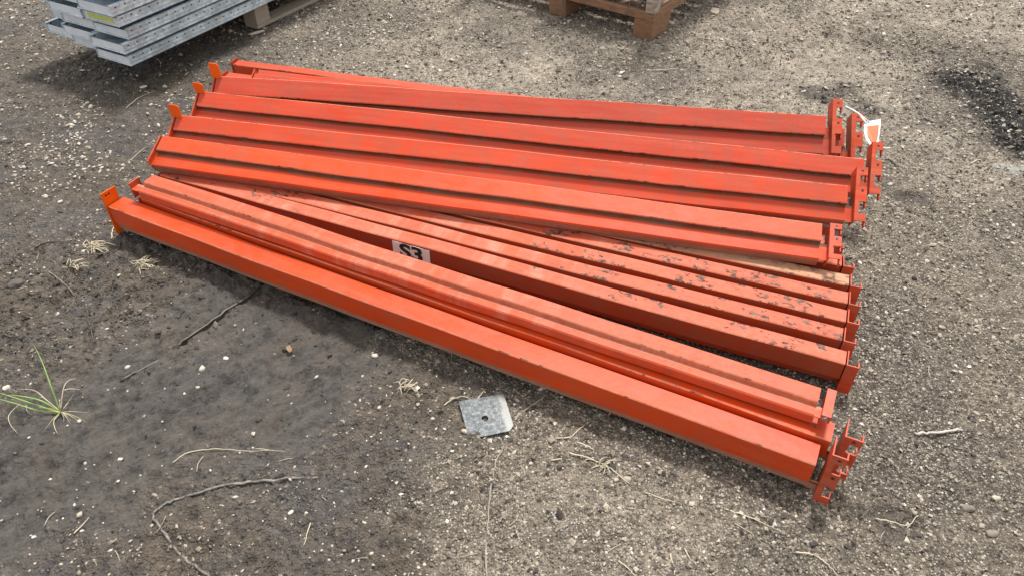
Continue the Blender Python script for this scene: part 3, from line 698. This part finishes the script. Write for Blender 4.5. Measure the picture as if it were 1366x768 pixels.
# ------------------------------------------------------------------ galvanised uprights on a pallet
ST_ANG = 61.5
def plank(label, loc_, L, H=.045, W=.222, endmat=None):
    root = empty('galvanised_plank', loc_, (0, 0, R(ST_ANG+random.uniform(-.35, .35))), label=label, cat='steel plank', group='galvanised steel planks stacked on the pallet')
    t_ = .003; mb = MB()
    mb.box((0, 0, 0), (L, t_, H)); mb.box((0, W-t_, 0), (L, W, H)); mb.box((0, t_, 0), (L, W-t_, t_))
    mb.box((0, t_, H-t_), (L, .014, H), 1); mb.box((0, W-.014, H-t_), (L, W-t_, H), 1)
    mb.box((0, -.006, H-.008), (L, -.0002, H-.0005), 1); mb.box((0, -.003, .0005), (L, -.0002, .006), 1)
    mb.box((0, -.0035, H*.36), (L, -.0002, H*.36+.0035), 1)
    mb.build('channel', [M_GALV, M_GALVP], root)
    mb = MB(); mb.box((.004, t_+.001, t_+.0005), (.0065, W-t_-.001, H-.010)); mb.box((-.002, .0, -.001), (.004, W, .0005))
    e = mb.build('end_plate', M_GALVW, root)
    if endmat:
        q = MB(); q.box((.0030, .03, .008), (.004, W-.02, H-.014)); q.build('label', endmat, e)
    return root
P0 = gp(177, 88, .138); ux = Vector((math.cos(R(ST_ANG)), math.sin(R(ST_ANG)), 0)); uy = Vector((-ux.y, ux.x, 0))
# (sideways, layer, pull along length, label, end print)
lay = [(0, 0, 0, 'lowest galvanised plank at the near corner of the stack', None),
       (0, 1, -.015, 'galvanised plank second from the bottom at the near corner', None),
       (0, 2, .03, 'galvanised plank third from the bottom, right under the yellow-labelled one', None),
       (.01, 3, .01, 'galvanised plank with a yellow label on its end', M_YEL),
       (0, 4, -.01, 'galvanised plank directly above the yellow-labelled one', None),
       (.01, 5, .05, 'galvanised plank sixth up at the near corner of the stack', None),
       (0, 6, .02, 'topmost galvanised plank at the near corner, cut by the frame', None),
       (.228, 0, .045, 'bottom galvanised plank in the middle row of ends', None),
       (.230, 1, .02, 'second galvanised plank up in the middle row of ends', None),
       (.226, 2, .03, 'third galvanised plank up in the middle row of ends', None),
       (.240, 3, .0, 'fourth galvanised plank up in the middle row of ends', None),
       (.235, 4, .02, 'galvanised plank with a tan label on its end', M_PAPER),
       (.235, 5, .06, 'galvanised plank just above the tan-labelled one', None),
       (.46, 0, .075, 'open tray-like plank end lowest on the left of the stack', None),
       (.45, 1, .12, 'open tray-like plank end second up on the left of the stack', None),
       (.465, 3, .05, 'pale galvanised plank overhanging the open trays on the left', None),
       (.47, 4, .02, 'pale galvanised plank uppermost on the left of the stack', None)]
for sd_, k, pull, lab, em in lay:
    off = uy*(sd_+.003*random.uniform(-1, 1))+ux*(pull+.006*random.uniform(-1, 1))
    plank(lab, P0+off+Vector((0, 0, k*.0565+.003*(k % 2))), 2.3+.02*random.random(), endmat=em)
# the grey pallet below
pal = empty('grey_pallet', gp(345, 40, 0), (0, 0, R(60)), label='weathered grey wooden pallet carrying the galvanised uprights', cat='pallet')
def board(a, b, par, m=M_PWOOD, nm='board', **k):
    mb = MB(); mb.bbox(a, b, .003); return mb.build(nm, m, par, **k)
for y0 in (.0, .46, .92): board((0, y0, 0), (1.1, y0+.095, .018), pal, nm='bottom_board')
for xx in (.0, .5, 1.0):
    for y0 in (.0, .46, .92): board((xx, y0+.001, .0182), (xx+.098, y0+.094, .1), pal, nm='block')
for xx in (.0, .5, 1.0): board((xx, 0, .1002), (xx+.098, 1.015, .118), pal, nm='cross_board')
for j in range(6): board((0, j*.183, .1182), (1.1, j*.183+.098, .1365), pal, nm='deck_board')

# ------------------------------------------------------------------ crate on the far side
cr = empty('mesh_crate', gp(868, 55, 0), (0, 0, R(143.5)), label='orange-brown wooden pallet crate with wire mesh sides holding blue-grey scrap', cat='crate')
CL, CW = 1.2, 1.0       # local +x runs along the left (front) side, local -y runs to the back right
def cb(a, b, nm, m=M_CRATE, **k): mb = MB(); mb.bbox(a, b, .004); return mb.build(nm, m, cr, **k)
for xx in (0, .535, 1.09):
    for y0_, y1_ in ((-.20, 0), (-CW, -CW+.2)): cb((xx, y0_, 0), (xx+.11, y1_, .098), 'block')
cb((-.004, -.028, .0985), (CL, .004, .142), 'rail'); cb((-.004, -CW-.004, .0985), (.026, -.0285, .150), 'rail')
cb((CL-.028, -CW, .0985), (CL, -.0285, .165), 'rail'); cb((.027, -CW-.004, .0985), (CL-.0285, -CW+.026, .165), 'rail')
for j in range(6): cb((.03, -.955+j*.155, .105), (CL-.03, -.835+j*.155, .122), 'deck_board', M_CRATE)
cb((-.006, -.055, .1425), (.05, .005, .80), 'corner_post', M_PEEL); cb((-.006, -CW-.004, .1425), (.05, -CW+.05, .80), 'corner_post', M_PEEL)
cb((CL-.05, -.055, .1425), (CL, .005, .80), 'corner_post', M_PEEL)
for k in range(4): cb((0.002, -CW+.052, .168+k*.15), (.022, -.0565, .168+k*.15+.138), 'side_board', M_PEEL)
mb = MB()
for i in range(22): mb.tube([(.052+i*.05, -.012, .1425), (.052+i*.05, -.012, .80)], .0022, 5)
for k in range(13): mb.tube([(.05, -.016, .185+k*.05), (CL-.05, -.016, .185+k*.05)], .0022, 5)
mb.build('wire_mesh', simple('rusty_wire', (.30, .26, .24), .5, .6, scale=50), cr)
# scrap inside: bent sheet and offcuts
rs = random.Random(5)
M_SCRAP = simple('blue_grey_sheet', (.46, .55, .60), .4, .5, col2=(.16, .20, .23), scale=18)
for i in range(60):
    w0, l0 = rs.uniform(.03, .10), rs.uniform(.12, .4)
    M = Matrix.Translation((rs.uniform(.06, .75), rs.uniform(-.16, -.035), rs.uniform(.14, .36))) @ Euler((rs.uniform(-1.2, 1.2), rs.uniform(-1.2, 1.2), rs.uniform(0, 3))).to_matrix().to_4x4()
    vs = []
    for q in range(5):
        for e in (-1, 1):
            p = Vector((l0*(q/4-.5), e*w0/2, .02*math.sin(q*1.7+i))); vs += [M @ p, M @ (p+Vector((0, 0, .0025)))]
    vs = [Vector((min(max(p.x, .055), CL-.06), min(max(p.y, -.7), -.022), max(p.z, .14))) for p in vs]
    fs = []
    for q in range(4):
        b_ = q*4; fs += [(b_, b_+4, b_+6, b_+2), (b_+1, b_+3, b_+7, b_+5), (b_, b_+1, b_+5, b_+4), (b_+2, b_+6, b_+7, b_+3)]
    o = mesh_obj('scrap_sheet', vs, fs, M_SCRAP); o.matrix_world = Matrix.Translation(cr.location) @ Matrix.Rotation(R(143.5), 4, 'Z')
    tag(o, 'bent strip of blue-grey sheet metal among scrap in the mesh crate', 'scrap metal', 'metal scrap in the mesh crate')

# ------------------------------------------------------------------ square plate with a hole
c_ = [gp(612, 534), gp(672, 525), gp(685, 566), gp(680, 573), gp(632, 582), gp(624, 578)]
cen = sum(c_, Vector())/6; ex = (gp(672, 525)-gp(612, 534)).normalized(); aa = math.atan2(ex.y, ex.x)
loc2 = [Matrix.Rotation(-aa, 3, 'Z') @ (p-cen) for p in c_][::-1]
hc = Matrix.Rotation(-aa, 3, 'Z') @ (gp(647, 556.5)-cen); k = 36; hr = .0095
def outline_at(th_):
    d = Vector((math.cos(th_), math.sin(th_), 0)); best = None
    for i in range(6):
        p, q = loc2[i], loc2[(i+1) % 6]; e = q-p; det = d.x*-e.y+d.y*e.x
        if abs(det) < 1e-9: continue
        w0 = p-hc; t_ = (w0.x*-e.y+w0.y*e.x)/det; u_ = (d.x*w0.y-d.y*w0.x)/det
        if t_ > 0 and -1e-6 <= u_ <= 1+1e-6 and (best is None or t_ < best): best = t_
    return hc+d*(best or .05)
angs = sorted([2*math.pi*i/k for i in range(k)]+[math.atan2((p-hc).y, (p-hc).x) % (2*math.pi) for p in loc2])
vs = []; kk = len(angs)
for z in (0, .005):
    for t_ in angs: o_ = outline_at(t_); vs.append((o_.x, o_.y, z))
    for t_ in angs: vs.append((hc.x+hr*math.cos(t_), hc.y+hr*math.sin(t_), z))
fs = []
for i in range(kk):
    j = (i+1) % kk
    fs += [(2*kk+i, 2*kk+j, 3*kk+j, 3*kk+i)[::-1], (i, j, kk+j, kk+i), (i, j, 2*kk+j, 2*kk+i), (kk+i, 3*kk+i, 3*kk+j, kk+j)]
pl = mesh_obj('square_washer', vs, fs, M_PLATE, label='mottled grey square metal plate with a round hole on the dirt before the pile', cat='metal plate')
pl.location = (cen.x, cen.y, hz(cen.x, cen.y)+.0015); pl.rotation_euler = (R(2), R(-2), aa)

# ------------------------------------------------------------------ pale concrete lump at right edge
mb = MB(); c0 = gp(1352, 226); o_ = []
vs = []; n = 14; rs = random.Random(9)
for z, sc in ((-.02, 1.06), (-.001, 1.0), (.006, .85)):
    for i in range(n):
        q = 2*math.pi*i/n; rr = (.075+.018*math.sin(3*q+1)+.015*rs.random())*sc; vs.append((rr*1.1*math.cos(q), rr*.55*math.sin(q), z))
vs.append((0, 0, .007)); fs = [tuple(range(n))[::-1]]
for l_ in range(2):
    for i in range(n): fs.append((l_*n+i, l_*n+(i+1) % n, (l_+1)*n+(i+1) % n, (l_+1)*n+i))
for i in range(n): fs.append((2*n+i, 2*n+(i+1) % n, 3*n))
o = mesh_obj('concrete_slab', vs, fs, simple('pale_concrete', (.30, .29, .26), .85, col2=(.12, .105, .09), scale=32, bmp=.8), smooth=True, label='pale grey slab of concrete half sunk in the dirt at the right edge', cat='slab')
o.location = (c0.x, c0.y, -.002)

# ------------------------------------------------------------------ wood bits
def chip(px, py, l_, w_, h_, ang, m, label, nm='wood_chip'):
    p = gp(px, py); mb = MB(); rs = random.Random(px)
    out = [(-l_/2, -w_*.4), (-l_*.1, -w_*.55), (l_*.5, -w_*.35), (l_*.46, w_*.3), (l_*.1, w_*.5), (-l_*.45, w_*.45)]
    mb.prism([(a+rs.uniform(-.05, .05)*l_, b) for a, b in out], 0, h_, axes=(0, 1, 2))
    o = mb.build(nm, m, label=label, cat='wood chip'); o.location = (p.x, p.y, hz(p.x, p.y)-.001); o.rotation_euler = (.1, .08, R(ang)); return o
chip(953, 17, .10, .045, .018, 70, simple('pale_offcut', (.48, .40, .32), .8, col2=(.33, .27, .21)), 'pale wooden offcut lying on the dirt right of the mesh crate', 'wood_offcut')
chip(385, 461, .028, .014, .006, -55, M_CHIP, 'small brown wood chip on the mud in front of the pile')

# ------------------------------------------------------------------ straw, stems, roots
def stem(name, pts, r, m, label, cat, group=None, up=.004, taper=.4, lift=None, flat=.8, n=6):
    P = []
    for i, (x, y) in enumerate(pts):
        p = gp(x, y); P.append(Vector((p.x, p.y, hz(p.x, p.y)+up+(lift[i] if lift else 0))))
    P = arc(P, n); k = len(P); c = P[k//2].copy(); mb = MB(); rs = random.Random(int(pts[0][0]*3+pts[0][1]))
    rad = [r*(1-(1-taper)*i/(k-1))*rs.uniform(.85, 1.15) for i in range(k)]
    mb.tube([p-c+Vector((rs.gauss(0, r*.35), rs.gauss(0, r*.35), r*.4*rs.uniform(-1, 1))) for p in P], rad, 6, flat=flat)
    o = mb.build(name, m, smooth=True, label=label, cat=cat, group=group); o.location = c; return o
stem('root', [(422, 633), (385, 634), (345, 637), (300, 646), (262, 656), (225, 667), (208, 678), (206, 690), (216, 706), (236, 732), (262, 755), (290, 775)], .0042, M_ROOT,
     'long black root curling across the slick mud, its bark flaking white', 'root', taper=.75, up=.003)
stem('rootlet', [(222, 690), (212, 708), (200, 714)], .0015, M_STEM, 'hair-thin rootlet forking off the bend of the black root', 'root')
stem('buried_stalk', [(160, 506), (205, 476), (250, 445), (300, 410), (345, 380)], .0045, M_DARKTWIG, 'dark wet stalk pressed into the mud left of the pile', 'stalk', up=.006, taper=1)
stem('dry_stalk', [(230, 616), (252, 603), (290, 597), (330, 600), (358, 598)], .0018, M_STRAW, 'thin pale curved stem lying on the slick mud above the black root', 'stem')
stem('dry_stalk', [(650, 775), (648, 740), (650, 700), (653, 660), (660, 620), (672, 592)], .0028, M_STEM, 'long grey stem running down from the square plate to the bottom edge', 'stem', taper=.8)
stem('dry_stalk', [(686, 558), (700, 545), (726, 527)], .0030, M_STEM, 'grey stem leading from the square plate to the front beam', 'stem', taper=.9)
stem('straw_stalk', [(592, 537), (606, 527), (620, 527), (630, 531)], .0022, M_STRAW, 'short curved straw touching the upper left corner of the square plate', 'straw')
stem('straw_stalk', [(636, 530), (648, 517)], .0028, M_STRAW, 'stubby straw sticking out behind the square plate', 'straw')
stem('dry_stick', [(1219, 578), (1250, 577), (1284, 572)], .0042, simple('bleached_stick', (.55, .50, .44), .7, col2=(.38, .33, .28)), 'bleached straight stick lying on the gravel at lower right', 'stick', taper=.8)
stem('straw_stalk', [(1168, 690), (1190, 695), (1212, 698), (1224, 687)], .0022, M_STRAW, 'bent pale straw below the lower right end of the front beam', 'straw')
stem('straw_stalk', [(968, 680), (1005, 694), (1044, 710)], .0020, M_STRAW, 'long straight straw on gravel below the front beam end', 'straw')
stem('straw_stalk', [(980, 700), (1005, 714)], .0018, M_STRAW, 'short straw lying parallel just below the long straight one', 'straw')
stem('straw_stalk', [(1060, 736), (1085, 741), (1102, 752), (1118, 768)], .0022, M_STRAW, 'curved straw at the bottom edge right of centre', 'straw')
stem('straw_stalk', [(826, 745), (838, 756), (848, 768)], .0020, M_STRAW, 'straw crossing the bottom edge left of the upright pair', 'straw')
stem('straw_stalk', [(894, 740), (900, 768)], .0020, M_STRAW, 'left straw of the steep pair at the bottom edge', 'straw')
stem('straw_stalk', [(913, 732), (921, 750)], .0020, M_STRAW, 'right straw of the steep pair at the bottom edge', 'straw')
stem('straw_stalk', [(98, 710), (118, 688)], .0020, M_STRAW, 'single pale straw on the mud at lower left', 'straw')
stem('straw_stalk', [(743, 585), (762, 581), (775, 571), (788, 560)], .0022, M_STRAW, 'bent straw by the base of the front beam above the straw cluster', 'straw')
stem('straw_stalk', [(760, 603), (790, 612), (815, 625), (840, 645)], .0026, M_STRAW, 'longest straw of the cluster in front of the pile', 'straw')
stem('straw_stalk', [(735, 612), (762, 611)], .0022, M_STRAW, 'short straw at the left of the cluster in front of the pile', 'straw')
stem('straw_stalk', [(770, 588), (792, 600)], .0030, M_STRAW, 'thick pale straw above the cluster in front of the pile', 'straw')
stem('straw_stalk', [(860, 655), (900, 672)], .0020, M_STRAW, 'straw lying past the dark pointed stone', 'straw')
stem('straw_stalk', [(413, 697), (406, 728)], .0018, M_STRAW, 'straw pointing down at the bottom left of centre', 'straw')
stem('straw_stalk', [(340, 595), (380, 598)], .0014, M_STRAW, 'faint straw at the end of the thin curved stem', 'straw')
stem('straw_stalk', [(1165, 186), (1172, 192)], .0012, M_STRAW, 'tiny straw under the hang tag', 'straw')
stem('straw_stalk', [(160, 232), (175, 212), (205, 186)], .0022, M_STRAW, 'slanted straw left of the upper beams', 'straw')
stem('straw_stalk', [(168, 145), (185, 132), (205, 120)], .0024, M_STRAW, 'straw on the pebbly band below the galvanised stack', 'straw')
stem('straw_stalk', [(863, 92), (890, 93), (905, 91)], .0030, M_STRAW, 'pale straw on the dry dirt below the mesh crate', 'straw')
stem('straw_stalk', [(1295, 218), (1305, 214), (1312, 215)], .0030, M_STRAW, 'pale straw left of the concrete slab', 'straw')
stem('dark_twig', [(1182, 208), (1195, 218), (1203, 228)], .0028, M_DARKTWIG, 'dark twig right of the upper beam ends', 'twig')
stem('dark_twig', [(1262, 176), (1278, 186), (1286, 196)], .0035, M_DARKTWIG, 'dark twig between the pile and the black clods', 'twig')
stem('dark_twig', [(48, 333), (62, 327), (85, 325), (108, 326)], .0035, M_DARKTWIG, 'black twig ending in the left straw tuft', 'twig')
stem('dark_twig', [(116, 412), (120, 432), (124, 452), (128, 476), (131, 498)], .0025, M_DARKTWIG, 'thin black twig running down the mud above the grass tuft', 'twig')
stem('dry_stalk', [(50, 348), (51, 336)], .0022, M_STEM, 'short pale stub standing by the black twig at left', 'stem')
stem('dry_stalk', [(60, 360), (75, 371), (90, 384), (100, 393)], .0020, M_STEM, 'thin grey stem slanting down below the black twig', 'stem')
stem('straw_stalk', [(148, 318), (152, 308), (156, 300)], .0030, M_STRAW, 'straw leaning on the left end of the front beam', 'straw')

def tuft(px, py, n, spread, label, seed):
    c = gz(px, py); root = empty('straw_tuft', c, label=label, cat='straw tuft', group='dry straw tufts by the left end of the pile'); rs = random.Random(seed); mb = MB()
    for i in range(n):
        a = rs.uniform(0, 6.28) if rs.random() < .4 else rs.gauss(.3, .6); l_ = rs.uniform(.4, 1)*spread; s0 = Vector((rs.gauss(0, spread*.25), rs.gauss(0, spread*.16), .002))
        d = Vector((math.cos(a), math.sin(a)*.8, 0)); h = rs.uniform(.004, .02)
        mb.tube(arc([s0, s0+d*l_*.5+Vector((0, 0, h)), s0+d*l_+Vector((rs.gauss(0, .008), rs.gauss(0, .008), h*.4))], 4), [.0016]*8+[.0007], 4)
    mb.build('straw_blades', M_STRAW, root, True, kind='stuff'); return root
tuft(122, 330, 42, .055, 'larger dry straw tuft left of the front beam end', 1)
tuft(186, 352, 46, .055, 'dry straw tuft below the left end of the front beam', 2)
tuft(98, 358, 14, .045, 'small flat straw wisp under the black twig', 3)
tuft(535, 520, 14, .05, 'sparse straw wisp on the dirt left of the square plate', 4)
tuft(800, 622, 16, .05, 'straw tangle between pale stones in front of the pile', 5)
# loose straw too fine to count
mb = MB(); rs = random.Random(77)
for i in range(150):
    y = .7+4.3*rs.random()**1.3; x = rs.uniform(-1, 1)*(1+.6*y); a = rs.uniform(0, 3.14); l_ = rs.uniform(.012, .05); d = Vector((math.cos(a), math.sin(a), 0)); z = hz(x, y)+.002
    mb.tube(arc([Vector((x, y, z)), Vector((x, y, z+.002))+d*l_*.5+Vector((rs.gauss(0, .003), rs.gauss(0, .003), 0)), Vector((x, y, z))+d*l_], 3), .0009, 4)
mb.build('loose_straw', M_STRAW, None, True, label='scattered hair-thin bits of straw over the yard', cat='straw', kind='stuff')

# ------------------------------------------------------------------ grass plant
gr = empty('grass_plant', gz(82, 550), label='small green grass tuft growing from the mud at the left edge', cat='grass plant')
def blade(pts, lifts, w_, m):
    P = []
    for (x, y), l_ in zip(pts, lifts): P.append(gp(x, y, hz(gp(x, y).x, gp(x, y).y)+.004+l_)-gr.location)
    P = arc(P, 6); k = len(P); mb = MB()
    mb.tube(P, [w_*(1-.8*(i/(k-1))**1.5) for i in range(k)], 5, flat=.3); return mb.build('blade', m, gr, True)
blade([(80, 548), (68, 515), (56, 482), (46, 461)], [0, .05, .09, .10], .0023, M_GRASS)
for i_ in range(9):
    ra = random.uniform(0, 6.28); rl = random.uniform(18, 46)
    blade([(81, 549), (81+rl*.4*math.cos(ra), 549+rl*.25*math.sin(ra)), (81+rl*math.cos(ra), 549+rl*.7*math.sin(ra)+3)], [0, .012+.012*random.random(), .002], .0011, random.choice([M_STRAW, M_STRAW, M_GRASSBASE]))
blade([(80, 550), (50, 540), (20, 530), (-25, 516)], [0, .02, .03, .03], .0026, M_GRASS)
blade([(80, 551), (48, 546), (15, 536), (-30, 524)], [0, .015, .02, .02], .0026, M_GRASS)
blade([(80, 548), (55, 534), (30, 528), (5, 526)], [0, .03, .03, .02], .0026, M_GRASS)
blade([(80, 549), (66, 545), (52, 542)], [0, .01, .01], .0050, M_GRASSBASE)
blade([(81, 549), (70, 548), (60, 548)], [0, .006, .006], .0042, M_GRASSBASE)
blade([(80, 548), (62, 533), (45, 520), (22, 519)], [0, .03, .03, .005], .0020, M_STRAW)
blade([(81, 546), (84, 520), (90, 508), (101, 504)], [0, .03, .04, .04], .0022, M_STRAW)
blade([(84, 520), (94, 518), (107, 519)], [.03, .03, .02], .0016, M_STRAW)
blade([(80, 551), (72, 560), (73, 570), (77, 578)], [0, .005, .003, .0], .0018, M_STRAW)
blade([(82, 550), (85, 556), (85, 562)], [0, .004, 0], .0016, M_STRAW)
blade([(26, 538), (12, 553), (14, 566), (24, 578)], [.015, .01, .005, 0], .0013, M_STRAW)
blade([(35, 540), (36, 547), (42, 553)], [.012, .006, .002], .0014, M_STRAW)
